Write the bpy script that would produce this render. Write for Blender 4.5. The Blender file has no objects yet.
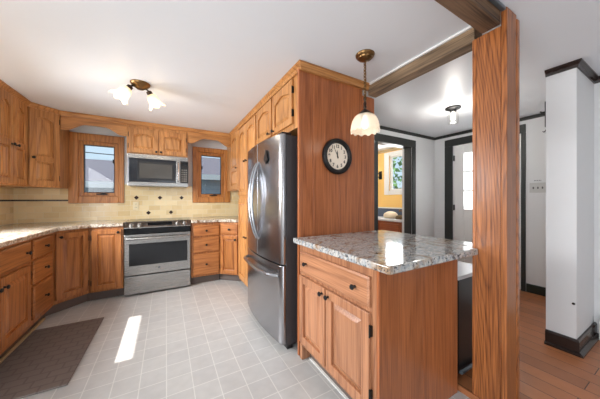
import bpy, bmesh, math, random
from mathutils import Vector, Matrix
random.seed(7)
PI = math.pi
R = math.radians
scene = bpy.context.scene
C = scene.collection

# ------------------------------------------------------------------ camera, sky, sun, exposure
cam = bpy.data.objects.new('camera', bpy.data.cameras.new('camera'))
C.objects.link(cam)
cam.data.sensor_width = 36.0
cam.data.lens = 236.0 / 600.0 * 36.0
cam.data.clip_start = 0.05
cam.location = (0, 0, 1.23)
cam.rotation_euler = (R(90), 0, R(-29.6))
scene.camera = cam

world = bpy.data.worlds.new('sky')
scene.world = world
world.use_nodes = True
wn = world.node_tree
wn.nodes.clear()
wo = wn.nodes.new('ShaderNodeOutputWorld')
wb = wn.nodes.new('ShaderNodeBackground')
wr = wn.nodes.new('ShaderNodeValToRGB')
wt = wn.nodes.new('ShaderNodeTexCoord')
wx = wn.nodes.new('ShaderNodeSeparateXYZ')
wn.links.new(wt.outputs['Generated'], wx.inputs[0])
wn.links.new(wx.outputs['Z'], wr.inputs[0])
wn.links.new(wr.outputs[0], wb.inputs[0])
wn.links.new(wb.outputs[0], wo.inputs[0])
wr.color_ramp.elements[0].position = 0.0
wr.color_ramp.elements[0].color = (0.70, 0.88, 1.0, 1)
wr.color_ramp.elements[1].position = 0.6
wr.color_ramp.elements[1].color = (0.42, 0.70, 1.0, 1)
wb.inputs[1].default_value = 0.75

sd = bpy.data.lights.new('sun', 'SUN')
sd.energy = 7.0
sd.angle = R(0.6)
sd.color = (1.0, 0.96, 0.9)
sun = bpy.data.objects.new('sun', sd)
C.objects.link(sun)
sun.location = (-6, 3, 8)
sun.rotation_euler = Vector((1, -0.05, -1.434)).to_track_quat('-Z', 'Y').to_euler()


def area(name, loc, direction, sx, sy, power, color=(1, 1, 1)):
    d = bpy.data.lights.new(name, 'AREA')
    d.shape = 'RECTANGLE'
    d.size, d.size_y, d.energy, d.color = sx, sy, power, color
    o = bpy.data.objects.new(name, d)
    C.objects.link(o)
    o.location = loc
    o.rotation_euler = Vector(direction).to_track_quat('-Z', 'Z').to_euler()
    return o


# rear and left fill at added unseen openings; daylight at sink and far-room windows
area('rear_fill_light', (.9, -2.44, 1.45), (0, 1, 0), 2.5, 1.15, 12, (0.97, 0.98, 1.0))
area('left_fill_light', (-1.60, .15, 1.1), (1, .12, 0), 1.7, 2.0, 58, (0.97, 0.98, 1.0))
sink = area('daylight_sink_window', (-1.62, 2.7, 1.6), (1, .1, -0.45), 0.8, 0.95, 46, (0.97, 0.98, 1.0))
sink.data.spread = R(125)
area('daylight_far_room', (4.02, 3.13, 1.78), (-1, 0.1, -0.1), 0.4, 0.6, 12, (1, 1, 1))
area('daylight_hall_door', (4.45, 1.69, 1.55), (-1, 0, 0), 0.8, 1.1, 28, (1, 1, 1))

scene.view_settings.view_transform = 'Standard'
scene.view_settings.look = 'None'
scene.view_settings.gamma = 1.0
scene.view_settings.use_curve_mapping = False
scene.view_settings.exposure = 0.38


# ------------------------------------------------------------------ materials
def new_mat(name):
    m = bpy.data.materials.new(name)
    m.use_nodes = True
    nt = m.node_tree
    return m, nt, nt.nodes['Principled BSDF']


def srgb(r, g, b):
    f = lambda c: (c / 255 / 12.92) if c / 255 <= 0.04045 else ((c / 255 + 0.055) / 1.055) ** 2.4
    return (f(r), f(g), f(b), 1)


def plain(name, col, rough=0.5, metal=0.0, noise=0.0, nscale=8.0, bump=0.0, bscale=60.0, spec=0.5):
    m, nt, p = new_mat(name)
    N, L = nt.nodes, nt.links
    p.inputs['Base Color'].default_value = col
    p.inputs['Roughness'].default_value = rough
    p.inputs['Metallic'].default_value = metal
    p.inputs['Specular IOR Level'].default_value = spec
    tc = N.new('ShaderNodeTexCoord')
    if noise > 0:
        n = N.new('ShaderNodeTexNoise')
        n.inputs['Scale'].default_value = nscale
        n.inputs['Detail'].default_value = 4
        L.new(tc.outputs['Object'], n.inputs['Vector'])
        mx = N.new('ShaderNodeMix')
        mx.data_type = 'RGBA'
        mx.inputs['A'].default_value = [c * (1 - noise) for c in col[:3]] + [1]
        mx.inputs['B'].default_value = [min(1, c * (1 + noise)) for c in col[:3]] + [1]
        L.new(n.outputs['Fac'], mx.inputs['Factor'])
        L.new(mx.outputs['Result'], p.inputs['Base Color'])
    if bump > 0:
        n2 = N.new('ShaderNodeTexNoise')
        n2.inputs['Scale'].default_value = bscale
        n2.inputs['Detail'].default_value = 3
        L.new(tc.outputs['Object'], n2.inputs['Vector'])
        b = N.new('ShaderNodeBump')
        b.inputs['Strength'].default_value = bump
        b.inputs['Distance'].default_value = 0.01
        L.new(n2.outputs['Fac'], b.inputs['Height'])
        L.new(b.outputs['Normal'], p.inputs['Normal'])
    return m


def wood(name, dark, light, axis='z', rough=0.33, rings=26.0, scale=2.2, line=.34, pores=1.25, broad=.55, stretch_=.11):
    m, nt, p = new_mat(name)
    N, L = nt.nodes, nt.links

    def math_(op, a, b=None, c=None):
        n = N.new('ShaderNodeMath')
        n.operation = op
        for i, v in enumerate((a, b, c)):
            if v is None:
                continue
            if isinstance(v, (int, float)):
                n.inputs[i].default_value = v
            else:
                L.new(v, n.inputs[i])
        return n.outputs[0]

    def noise(vec, sc, det, rgh=.5):
        n = N.new('ShaderNodeTexNoise')
        n.inputs['Scale'].default_value = sc
        n.inputs['Detail'].default_value = det
        n.inputs['Roughness'].default_value = rgh
        L.new(vec, n.inputs['Vector'])
        return n.outputs['Fac']

    def stretch(vec, k):
        mp = N.new('ShaderNodeMapping')
        mp.inputs['Scale'].default_value = {'z': (1, 1, k), 'x': (k, 1, 1), 'y': (1, k, 1)}[axis]
        L.new(vec, mp.inputs['Vector'])
        return mp.outputs[0]
    tc = N.new('ShaderNodeTexCoord')
    oi = N.new('ShaderNodeObjectInfo')
    add = N.new('ShaderNodeVectorMath')
    add.operation = 'ADD'
    L.new(tc.outputs['Object'], add.inputs[0])
    L.new(math_('MULTIPLY', oi.outputs['Random'], 17.3), add.inputs[1])
    v1, v2 = stretch(add.outputs[0], stretch_), stretch(add.outputs[0], .025)
    fine_ = noise(v2, 150, 3)
    wig = noise(v1, 40, 3)
    r = math_('MULTIPLY_ADD', noise(v1, scale, 1.0, .3), rings, math_('MULTIPLY', wig, .55))
    tri = math_('PINGPONG', r, .5)
    tri = math_('MULTIPLY', tri, 2.0)
    ln = math_('POWER', tri, 2.5)
    br = noise(v1, 9, 3)
    f = math_('MULTIPLY_ADD', math_('SUBTRACT', br, .5), broad, .68)
    f = math_('MULTIPLY_ADD', ln, -line, f)
    f = math_('MULTIPLY_ADD', math_('SUBTRACT', fine_, .5), pores, f)
    rmp = N.new('ShaderNodeValToRGB')
    rmp.color_ramp.elements[0].position = .08
    rmp.color_ramp.elements[0].color = dark
    rmp.color_ramp.elements[1].position = .92
    rmp.color_ramp.elements[1].color = light
    L.new(f, rmp.inputs['Fac'])
    hv = N.new('ShaderNodeHueSaturation')
    va = N.new('ShaderNodeMapRange')
    va.inputs['To Min'].default_value = .90
    va.inputs['To Max'].default_value = 1.08
    L.new(oi.outputs['Random'], va.inputs['Value'])
    L.new(va.outputs[0], hv.inputs['Value'])
    L.new(rmp.outputs[0], hv.inputs['Color'])
    L.new(hv.outputs[0], p.inputs['Base Color'])
    p.inputs['Roughness'].default_value = rough
    b = N.new('ShaderNodeBump')
    b.inputs['Strength'].default_value = .15
    b.inputs['Distance'].default_value = .004
    L.new(fine_, b.inputs['Height'])
    L.new(b.outputs['Normal'], p.inputs['Normal'])
    return m


OAK_D, OAK_L = srgb(130, 76, 34), srgb(210, 152, 92)
LOW_D, LOW_L = srgb(116, 62, 26), srgb(184, 120, 66)
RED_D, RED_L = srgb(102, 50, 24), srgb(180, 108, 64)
PEN_D, PEN_L = srgb(118, 72, 48), srgb(184, 130, 94)
oak_v = wood('honey_oak_upright_grain', OAK_D, OAK_L, 'z')
oak_h = wood('honey_oak_level_grain', OAK_D, OAK_L, 'x')
low_v = wood('amber_oak_upright_grain', LOW_D, LOW_L, 'z')
low_h = wood('amber_oak_level_grain', LOW_D, LOW_L, 'x')
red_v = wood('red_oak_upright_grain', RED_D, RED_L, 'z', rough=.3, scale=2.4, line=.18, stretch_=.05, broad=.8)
post_v = wood('bold_oak_upright_grain', srgb(88, 42, 16), srgb(182, 112, 60), 'z', rough=.3, scale=3.2, rings=52, line=.38, broad=.5, pores=1.6)
pen_v = wood('pale_red_oak_upright_grain', PEN_D, PEN_L, 'z', rough=.32)
pen_h = wood('pale_red_oak_level_grain', PEN_D, PEN_L, 'x', rough=.32)
beam_brown = wood('dark_brown_beam_wood', srgb(48, 34, 24), srgb(122, 92, 66), 'x', rough=.75, rings=12, scale=5, line=.3, pores=1.5, broad=1.8)
beam_x = wood('weathered_beam_wood', srgb(58, 44, 32), srgb(150, 124, 96), 'x', rough=.8, rings=10, scale=5, line=.3, pores=1.4, broad=1.8)


def granite(name, base, cream, brown, dark, scale=1.0, rough=.08):
    m, nt, p = new_mat(name)
    N, L = nt.nodes, nt.links
    tc = N.new('ShaderNodeTexCoord')

    def noise(s, d, dist=0.0):
        n = N.new('ShaderNodeTexNoise')
        n.inputs['Scale'].default_value = s * scale
        n.inputs['Detail'].default_value = d
        n.inputs['Distortion'].default_value = dist
        L.new(tc.outputs['Object'], n.inputs['Vector'])
        return n

    def ramp(src, p0, p1):
        r = N.new('ShaderNodeMapRange')
        r.inputs['From Min'].default_value = p0
        r.inputs['From Max'].default_value = p1
        L.new(src, r.inputs['Value'])
        return r.outputs[0]

    def mix(fac, a, b):
        x = N.new('ShaderNodeMix')
        x.data_type = 'RGBA'
        L.new(fac, x.inputs['Factor'])
        for s, v in (('A', a), ('B', b)):
            if isinstance(v, tuple):
                x.inputs[s].default_value = v
            else:
                L.new(v, x.inputs[s])
        return x.outputs['Result']
    c = mix(ramp(noise(45, 4).outputs['Fac'], .42, .6), base, cream)
    c = mix(ramp(noise(7, 6, 1.4).outputs['Fac'], .53, .68), c, brown)
    c = mix(ramp(noise(110, 3).outputs['Fac'], .57, .66), c, dark)
    v = N.new('ShaderNodeTexNoise')
    v.inputs['Scale'].default_value = 4 * scale
    v.inputs['Detail'].default_value = 6
    v.inputs['Distortion'].default_value = 1.5
    L.new(tc.outputs['Object'], v.inputs['Vector'])
    ab = N.new('ShaderNodeMath')
    ab.operation = 'SUBTRACT'
    ab.inputs[1].default_value = .5
    L.new(v.outputs['Fac'], ab.inputs[0])
    ab2 = N.new('ShaderNodeMath')
    ab2.operation = 'ABSOLUTE'
    L.new(ab.outputs[0], ab2.inputs[0])
    c = mix(ramp(ab2.outputs[0], .012, .0), c, dark)
    L.new(c, p.inputs['Base Color'])
    p.inputs['Roughness'].default_value = rough
    return m


granite_pale = granite('pale_blue_grey_granite', srgb(160, 165, 168), srgb(196, 193, 186), srgb(150, 122, 94), srgb(60, 60, 64))
granite_tan = granite('tan_speckled_granite', srgb(178, 164, 146), srgb(220, 212, 196), srgb(130, 98, 72), srgb(58, 48, 42), 1.1)


def tiles(name, col1, col2, grout, w, h, mortar, rough, offset=0.0, plane='xy', bump=.3, shift=(0, 0, 0), wob=0.0):
    m, nt, p = new_mat(name)
    N, L = nt.nodes, nt.links
    tc = N.new('ShaderNodeTexCoord')
    mp = N.new('ShaderNodeMapping')
    mp.inputs['Location'].default_value = shift
    if plane == 'xz':
        mp.inputs['Rotation'].default_value = (R(-90), 0, 0)
    if plane == 'yz':
        mp.inputs['Rotation'].default_value = (R(-90), 0, R(-90))
    L.new(tc.outputs['Object'], mp.inputs['Vector'])
    br = N.new('ShaderNodeTexBrick')
    br.offset = offset
    br.inputs['Scale'].default_value = 1
    br.inputs['Brick Width'].default_value = w
    br.inputs['Row Height'].default_value = h
    br.inputs['Mortar Size'].default_value = mortar
    br.inputs['Mortar Smooth'].default_value = .3
    br.inputs['Bias'].default_value = 0
    br.inputs['Color1'].default_value = col1
    br.inputs['Color2'].default_value = col2
    br.inputs['Mortar'].default_value = grout
    if plane == 'yz':
        # swap axes so courses stay level on an x = const wall
        sp = N.new('ShaderNodeSeparateXYZ')
        cb = N.new('ShaderNodeCombineXYZ')
        L.new(tc.outputs['Object'], sp.inputs[0])
        L.new(sp.outputs['Y'], cb.inputs['X'])
        L.new(sp.outputs['Z'], cb.inputs['Y'])
        L.new(cb.outputs[0], br.inputs['Vector'])
    elif plane == 'xz':
        sp = N.new('ShaderNodeSeparateXYZ')
        cb = N.new('ShaderNodeCombineXYZ')
        L.new(tc.outputs['Object'], sp.inputs[0])
        L.new(sp.outputs['X'], cb.inputs['X'])
        L.new(sp.outputs['Z'], cb.inputs['Y'])
        L.new(cb.outputs[0], br.inputs['Vector'])
    else:
        L.new(mp.outputs[0], br.inputs['Vector'])
    n = N.new('ShaderNodeTexNoise')
    n.inputs['Scale'].default_value = 14
    n.inputs['Detail'].default_value = 5
    L.new(tc.outputs['Object'], n.inputs['Vector'])
    mx = N.new('ShaderNodeMix')
    mx.data_type = 'RGBA'
    mx.blend_type = 'OVERLAY'
    mx.inputs['Factor'].default_value = .18
    L.new(br.outputs['Color'], mx.inputs['A'])
    L.new(n.outputs['Color'], mx.inputs['B'])
    hs = N.new('ShaderNodeHueSaturation')
    L.new(mx.outputs['Result'], hs.inputs['Color'])
    L.new(br.outputs['Color'], mx.inputs['A'])
    bw = N.new('ShaderNodeRGBToBW')
    L.new(n.outputs['Color'], bw.inputs[0])
    L.new(bw.outputs[0], mx.inputs['B'])
    L.new(hs.outputs[0], p.inputs['Base Color'])
    p.inputs['Roughness'].default_value = rough
    inv = N.new('ShaderNodeMath')
    inv.operation = 'MULTIPLY_ADD'
    inv.inputs[1].default_value = -1
    inv.inputs[2].default_value = 1
    L.new(br.outputs['Fac'], inv.inputs[0])
    hsum = N.new('ShaderNodeMath')
    hsum.operation = 'MULTIPLY_ADD'
    hsum.inputs[1].default_value = wob
    L.new(n.outputs['Fac'], hsum.inputs[0])
    L.new(inv.outputs[0], hsum.inputs[2])
    b = N.new('ShaderNodeBump')
    b.inputs['Strength'].default_value = bump
    b.inputs['Distance'].default_value = .003
    L.new(hsum.outputs[0], b.inputs['Height'])
    L.new(b.outputs['Normal'], p.inputs['Normal'])
    return m


floor_tile = tiles('grey_floor_tile', srgb(186, 185, 182), srgb(180, 179, 177), srgb(206, 205, 200), .155, .155, .0035, .36,
                   shift=(-.003, -1.535 + 10 * .155, 0), bump=.25)
plank_mat = tiles('brown_floor_planks', srgb(178, 114, 72), srgb(150, 94, 60), srgb(76, 44, 26), 1.1, .127, .003, .3, offset=.37, bump=.3)
splash_back = tiles('cream_wall_tile_back', srgb(238, 218, 172), srgb(220, 196, 146), srgb(232, 218, 184), .152, .076, .003, .12, offset=.5, plane='xz', bump=.55, wob=1.6)
splash_left = tiles('cream_wall_tile_left', srgb(238, 218, 172), srgb(220, 196, 146), srgb(232, 218, 184), .152, .076, .003, .12, offset=.5, plane='yz', bump=.55, wob=1.6)
# planks run along y: turn the brick pattern
for nd in plank_mat.node_tree.nodes:
    if nd.type == 'MAPPING':
        nd.inputs['Rotation'].default_value = (0, 0, R(90))

paint = plain('white_wall_paint', srgb(222, 223, 224), .55, noise=.02, bump=.04, bscale=180)
ceil_m = plain('white_ceiling_paint', srgb(226, 230, 235), .42, noise=.01, bump=.03, bscale=6)
yellow = plain('yellow_wall_paint', srgb(246, 202, 120), .5, noise=.02)
slate = plain('slate_blue_wall_paint', srgb(76, 88, 110), .5, noise=.02)
black_trim = plain('black_green_trim_paint', srgb(40, 43, 41), .45, noise=.05)
black_base = plain('dark_brown_base_paint', srgb(42, 30, 26), .25, noise=.08)
white_gloss = plain('white_gloss_paint', srgb(232, 232, 230), .3)
bronze = plain('dark_bronze', srgb(58, 46, 38), .35, .8, noise=.15, nscale=40)
brass = plain('antique_brass', srgb(128, 98, 62), .28, .9, noise=.2, nscale=30)
black_iron = plain('black_iron', srgb(24, 23, 24), .4, .3)
black_plastic = plain('black_plastic', srgb(20, 20, 22), .3)
black_glass = plain('black_glass', srgb(14, 15, 17), .05)
oven_glass = plain('smoked_oven_glass', srgb(22, 23, 26), .06)
dark_toe = plain('dark_grey_toe_kick', srgb(96, 84, 78), .6, noise=.1)
beige_strip = plain('beige_edge_strip', srgb(196, 172, 130), .45, noise=.06)
white_plastic = plain('white_plastic', srgb(226, 225, 220), .35)
almond_plastic = plain('almond_plastic', srgb(228, 214, 178), .35)
fridge_side = plain('charcoal_fridge_side', srgb(66, 64, 66), .4, .2, bump=.05, bscale=300)
grey_metal = plain('blue_grey_metal', srgb(110, 118, 124), .35, .6)
siding = tiles('blue_grey_siding', srgb(140, 158, 174), srgb(136, 154, 170), srgb(116, 132, 146), 8, .15, .006, .6, plane='xz')
roof_m = plain('pale_lavender_shingles', srgb(86, 84, 94), .8, noise=.08, nscale=20, bump=.2, bscale=30)
lawn = plain('pale_gravel', srgb(120, 118, 114), .9, noise=.2, nscale=3)
beige_cloth = plain('beige_towel', srgb(222, 204, 176), .9, bump=.4, bscale=120)
dark_cloth = plain('dark_patterned_cloth', srgb(92, 70, 36), .8, noise=.6, nscale=25)
bark = plain('tree_bark', srgb(92, 74, 58), .9, noise=.2, nscale=20)
leaf_m = plain('green_leaves', srgb(96, 138, 74), .6, noise=.35, nscale=4)
clock_white = plain('clock_face_cream', srgb(226, 214, 198), .4)
ink = plain('clock_ink', srgb(26, 24, 24), .5)
mirror_trim = plain('polished_chrome', srgb(205, 207, 210), .12, 1.0)
white_top = plain('white_laminate', srgb(228, 228, 230), .25)


def steel(name, col, rough, axis='z'):
    m, nt, p = new_mat(name)
    N, L = nt.nodes, nt.links
    p.inputs['Base Color'].default_value = col
    p.inputs['Metallic'].default_value = 1
    tc = N.new('ShaderNodeTexCoord')
    mp = N.new('ShaderNodeMapping')
    mp.inputs['Scale'].default_value = (1, 1, .02) if axis == 'z' else (.02, 1, 1)
    L.new(tc.outputs['Object'], mp.inputs['Vector'])
    n = N.new('ShaderNodeTexNoise')
    n.inputs['Scale'].default_value = 600
    n.inputs['Detail'].default_value = 3
    L.new(mp.outputs[0], n.inputs['Vector'])
    r = N.new('ShaderNodeMapRange')
    r.inputs['To Min'].default_value = rough * .7
    r.inputs['To Max'].default_value = rough * 1.35
    L.new(n.outputs['Fac'], r.inputs['Value'])
    L.new(r.outputs[0], p.inputs['Roughness'])
    b = N.new('ShaderNodeBump')
    b.inputs['Strength'].default_value = .015
    b.inputs['Distance'].default_value = .002
    L.new(n.outputs['Fac'], b.inputs['Height'])
    L.new(b.outputs['Normal'], p.inputs['Normal'])
    return m


steel_v = steel('brushed_steel_upright', srgb(172, 173, 177), .22, 'z')
steel_h = steel('brushed_steel_level', srgb(166, 164, 161), .27, 'x')
steel_handle = plain('satin_steel_handle', srgb(168, 170, 174), .25, 1.0)
steel_dark = steel('dark_steel_edge', srgb(118, 118, 122), .3, 'z')


def clear_glass(name, tint=(1, 1, 1, 1), gloss=.025):
    m = bpy.data.materials.new(name)
    m.use_nodes = True
    nt = m.node_tree
    nt.nodes.clear()
    o = nt.nodes.new('ShaderNodeOutputMaterial')
    t = nt.nodes.new('ShaderNodeBsdfTransparent')
    t.inputs[0].default_value = tint
    g = nt.nodes.new('ShaderNodeBsdfGlossy')
    g.inputs['Roughness'].default_value = .02
    x = nt.nodes.new('ShaderNodeMixShader')
    x.inputs[0].default_value = gloss
    nt.links.new(t.outputs[0], x.inputs[1])
    nt.links.new(g.outputs[0], x.inputs[2])
    nt.links.new(x.outputs[0], o.inputs[0])
    return m


def frosted(name, col, clear=.35, glow=0.0):
    m = bpy.data.materials.new(name)
    m.use_nodes = True
    nt = m.node_tree
    nt.nodes.clear()
    o = nt.nodes.new('ShaderNodeOutputMaterial')
    t = nt.nodes.new('ShaderNodeBsdfTransparent')
    tr = nt.nodes.new('ShaderNodeBsdfTranslucent')
    tr.inputs[0].default_value = col
    d = nt.nodes.new('ShaderNodeBsdfPrincipled')
    d.inputs['Base Color'].default_value = col
    d.inputs['Roughness'].default_value = .12
    if glow:
        d.inputs['Emission Color'].default_value = col
        d.inputs['Emission Strength'].default_value = glow
    a = nt.nodes.new('ShaderNodeMixShader')
    a.inputs[0].default_value = .5
    b = nt.nodes.new('ShaderNodeMixShader')
    b.inputs[0].default_value = clear
    nt.links.new(tr.outputs[0], a.inputs[1])
    nt.links.new(d.outputs[0], a.inputs[2])
    nt.links.new(a.outputs[0], b.inputs[1])
    nt.links.new(t.outputs[0], b.inputs[2])
    nt.links.new(b.outputs[0], o.inputs[0])
    return m


def emit(name, col, s):
    m = bpy.data.materials.new(name)
    m.use_nodes = True
    p = m.node_tree.nodes['Principled BSDF']
    p.inputs['Base Color'].default_value = col
    p.inputs['Emission Color'].default_value = col
    p.inputs['Emission Strength'].default_value = s
    return m


pane_glass = clear_glass('window_glass')
jar_glass = clear_glass('clear_jar_glass', (.95, .95, .94, 1), .07)
door_glass = frosted('frosted_door_glass', (.96, .97, .97, 1), .12)
shade_glass = frosted('ribbed_opal_glass', (.86, .80, .70, 1), .45)
tulip_glass = frosted('cream_tulip_glass', (1.0, .90, .72, 1), .12, .12)
bulb_m = emit('lit_bulb', (1.0, .93, .82, 1), 2.5)


# ------------------------------------------------------------------ mesh helpers
def B():
    return bmesh.new()


def box(bm, x0, x1, y0, y1, z0, z1, mi=0):
    v = [bm.verts.new(p) for p in ((x0, y0, z0), (x1, y0, z0), (x1, y1, z0), (x0, y1, z0), (x0, y0, z1), (x1, y0, z1), (x1, y1, z1), (x0, y1, z1))]
    for f in ((0, 3, 2, 1), (4, 5, 6, 7), (0, 1, 5, 4), (1, 2, 6, 5), (2, 3, 7, 6), (3, 0, 4, 7)):
        bm.faces.new([v[i] for i in f]).material_index = mi
    return bm


def prism(bm, pts, axis, a0, a1, mi=0):
    mk = {'x': lambda p, a: (a, p[0], p[1]), 'y': lambda p, a: (p[0], a, p[1]), 'z': lambda p, a: (p[0], p[1], a)}[axis]
    v0 = [bm.verts.new(mk(p, a0)) for p in pts]
    v1 = [bm.verts.new(mk(p, a1)) for p in pts]
    n = len(pts)
    bm.faces.new(v0).material_index = mi
    bm.faces.new(v1[::-1]).material_index = mi
    for i in range(n):
        j = (i + 1) % n
        bm.faces.new((v0[i], v0[j], v1[j], v1[i])).material_index = mi
    return bm


def lathe(bm, prof, seg=24, M=None, wave=None, mi=0, close=True):
    M = M or Matrix()
    rings = []
    for k, (r, z) in enumerate(prof):
        ring = []
        for i in range(seg):
            a = 2 * PI * i / seg
            rr, zz = (r, z) if wave is None else wave(r, z, a, k)
            ring.append(bm.verts.new(M @ Vector((rr * math.cos(a), rr * math.sin(a), zz))))
        rings.append(ring)
    for a, b in zip(rings, rings[1:]):
        for i in range(seg):
            j = (i + 1) % seg
            f = bm.faces.new((a[i], a[j], b[j], b[i]))
            f.smooth = True
            f.material_index = mi
    if close:
        bm.faces.new(rings[0][::-1]).material_index = mi
        bm.faces.new(rings[-1]).material_index = mi
    return bm


def tube(bm, pts, r, seg=8, mi=0, closed=False):
    pts = [Vector(p) for p in pts]
    n = len(pts)
    rings = []
    up = None
    for i in range(n):
        if closed:
            t = (pts[(i + 1) % n] - pts[i - 1]).normalized()
        else:
            t = (pts[min(i + 1, n - 1)] - pts[max(i - 1, 0)]).normalized()
        if up is None:
            up = Vector((0, 0, 1)) if abs(t.z) < .9 else Vector((1, 0, 0))
        u = (up - t * up.dot(t)).normalized()
        up = u
        w = t.cross(u)
        rr = r[i] if isinstance(r, (list, tuple)) else r
        rings.append([bm.verts.new(pts[i] + (u * math.cos(2 * PI * k / seg) + w * math.sin(2 * PI * k / seg)) * rr) for k in range(seg)])
    pairs = list(zip(rings, rings[1:]))
    if closed:
        pairs.append((rings[-1], rings[0]))
    for a, b in pairs:
        for k in range(seg):
            f = bm.faces.new((a[k], a[(k + 1) % seg], b[(k + 1) % seg], b[k]))
            f.smooth = True
            f.material_index = mi
    if not closed:
        bm.faces.new(rings[0][::-1]).material_index = mi
        bm.faces.new(rings[-1]).material_index = mi
    return bm


def sweep(bm, path, prof):
    """prof: closed list of (offset to the right of travel, z); path: open list of (x, y), mitred."""
    P = [Vector(p) for p in path]
    n = len(P)
    rings = []
    for i in range(n):
        d0 = (P[i] - P[i - 1]).normalized() if i > 0 else None
        d1 = (P[i + 1] - P[i]).normalized() if i < n - 1 else None
        d0 = d0 or d1
        d1 = d1 or d0
        n0, n1 = Vector((d0.y, -d0.x)), Vector((d1.y, -d1.x))
        m = (n0 + n1).normalized()
        k = 1 / max(.3, m.dot(n0))
        rings.append([bm.verts.new((P[i].x + m.x * o * k, P[i].y + m.y * o * k, z)) for o, z in prof])
    q = len(prof)
    for a, b in zip(rings, rings[1:]):
        for i in range(q):
            bm.faces.new((a[i], a[(i + 1) % q], b[(i + 1) % q], b[i]))
    bm.faces.new(rings[0][::-1])
    bm.faces.new(rings[-1])
    return bm


def obj(name, bm, mat, parent=None, bevel=0.0, world=False, seg=2, sharp=35):
    """One mesh object. With a parent the mesh is given in the parent's frame (world=True: in scene coordinates)."""
    base = None
    if parent is not None:
        base = root_matrix(parent)
        if world:
            bm.transform(base.inverted())
    bmesh.ops.recalc_face_normals(bm, faces=bm.faces)
    me = bpy.data.meshes.new(name)
    bm.to_mesh(me)
    bm.free()
    for m in (mat if isinstance(mat, (list, tuple)) else [mat]):
        me.materials.append(m)
    if any(p.use_smooth for p in me.polygons):
        me.set_sharp_from_angle(angle=R(sharp))
    o = bpy.data.objects.new(name, me)
    C.objects.link(o)
    if parent is not None:
        o.parent = parent
    if bevel > 0:
        md = o.modifiers.new('bevel', 'BEVEL')
        md.width = bevel
        md.segments = seg
        md.limit_method = 'ANGLE'
        md.angle_limit = R(40)
    return o


def root_matrix(o):
    m = o.matrix_basis.copy()
    while o.parent is not None:
        o = o.parent
        m = o.matrix_basis @ m
    return m


def tag(o, label, cat, group=None, kind=None):
    o['label'] = label
    o['category'] = cat
    if group:
        o['group'] = group
    if kind:
        o['kind'] = kind
    return o


def thing(name, label, cat, loc=(0, 0, 0), rotz=0.0, group=None):
    o = bpy.data.objects.new(name, None)
    C.objects.link(o)
    o.empty_display_size = .1
    o.location = loc
    o.rotation_euler = (0, 0, rotz)
    return tag(o, label, cat, group)


def struct(name, bm, mat, bevel=0.0, parent=None):
    o = obj(name, bm, mat, parent, bevel)
    o['kind'] = 'structure'
    return o


def origin_to(o, p):
    """Shift a parentless mesh so that its origin lies at p."""
    p = Vector(p)
    o.data.transform(Matrix.Translation(-p))
    o.location = p
    return o


# ------------------------------------------------------------------ the shell
CEIL = 2.30
XL, YB = -1.64, 4.27            # left wall, back wall of the kitchen
YR = -2.5                        # rear end of the modelled room
XR = 3.29                        # right wall beside the camera
YP = .70                         # rear face of the white partition
XH, YH = 4.07, 2.42              # hall: far right wall, doorway wall
XF = 1.615                        # wall behind the refrigerator

FH = .036                        # the plank floor lies a little higher than the tiles
struct('floor', box(B(), XL, 1.6355, YR, YB, -.06, 0), floor_tile)
b = B()
box(b, 1.636, 4.6, YR, 5.4, -.06, FH)
struct('floor_hall', b, plank_mat)
struct('ceiling', box(B(), XL - .1, 4.6, YR, 5.4, CEIL, CEIL + .12), ceil_m)

# back wall with two window openings
W1 = (-1.05, -.61, 1.255, 2.06)
W2 = (.462, .905, 1.255, 2.03)


def wall_with_holes_y(name, x0, x1, y0, y1, z0, z1, holes, mat):
    b = B()
    x = x0
    for (a, c, d, e) in sorted(holes):
        box(b, x, a, y0, y1, z0, z1)
        box(b, a, c, y0, y1, z0, d)
        box(b, a, c, y0, y1, e, z1)
        x = c
    box(b, x, x1, y0, y1, z0, z1)
    return struct(name, b, mat)


def wall_with_holes_x(name, x0, x1, y0, y1, z0, z1, holes, mat):
    b = B()
    y = y0
    for (a, c, d, e) in sorted(holes):
        box(b, x0, x1, y, a, z0, z1)
        if d > z0:
            box(b, x0, x1, a, c, z0, d)
        box(b, x0, x1, a, c, e, z1)
        y = c
    box(b, x0, x1, y, y1, z0, z1)
    return struct(name, b, mat)


wall_with_holes_y('wall_back', XL - .1, XF + .12, YB, YB + .12, 0, CEIL, [W1, W2], paint)
W3 = (2.27, 3.12, 1.12, 2.17)
W5 = (-.75, 1.05, .02, 2.1)
wall_with_holes_x('wall_left', XL - .1, XL, YR, YB, 0, CEIL, [W3, W5], paint)
W6 = (-.4, 2.2, .85, 2.05)
wall_with_holes_y('wall_rear', XL - .1, XR + .12, YR - .12, YR, 0, CEIL, [W6], paint)
struct('sun_blocker_slab', box(B(), XL - 2.2, XL - .1, -2.6, 1.6, CEIL, CEIL + .12), paint)  # unseen slab added to keep the sun off the added left opening
struct('wall_fridge', box(B(), XF, XF + .12, 1.645, YB, 0, CEIL), paint)
b = B()
box(b, XF + .12, 2.66, YH, YH + .12, 0, CEIL)
box(b, 3.445, XH, YH, YH + .12, 0, CEIL)
box(b, 2.66, 3.445, YH, YH + .12, 2.09, CEIL)
struct('wall_doorway', b, paint)
DOOR1 = (1.262, 2.112, 0, 2.10)
WIN4 = (2.83, 3.42, 1.40, 2.16)
wall_with_holes_x('wall_hall', XH, XH + .12, YP, YH + .06, 0, CEIL, [DOOR1], paint)
b = B()
box(b, 2.76, XH + .12, .53, YP, 0, CEIL)
struct('wall_partition', b, paint)
struct('wall_right', box(B(), XR, XR + .12, YR, .53, 0, CEIL), paint)
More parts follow.
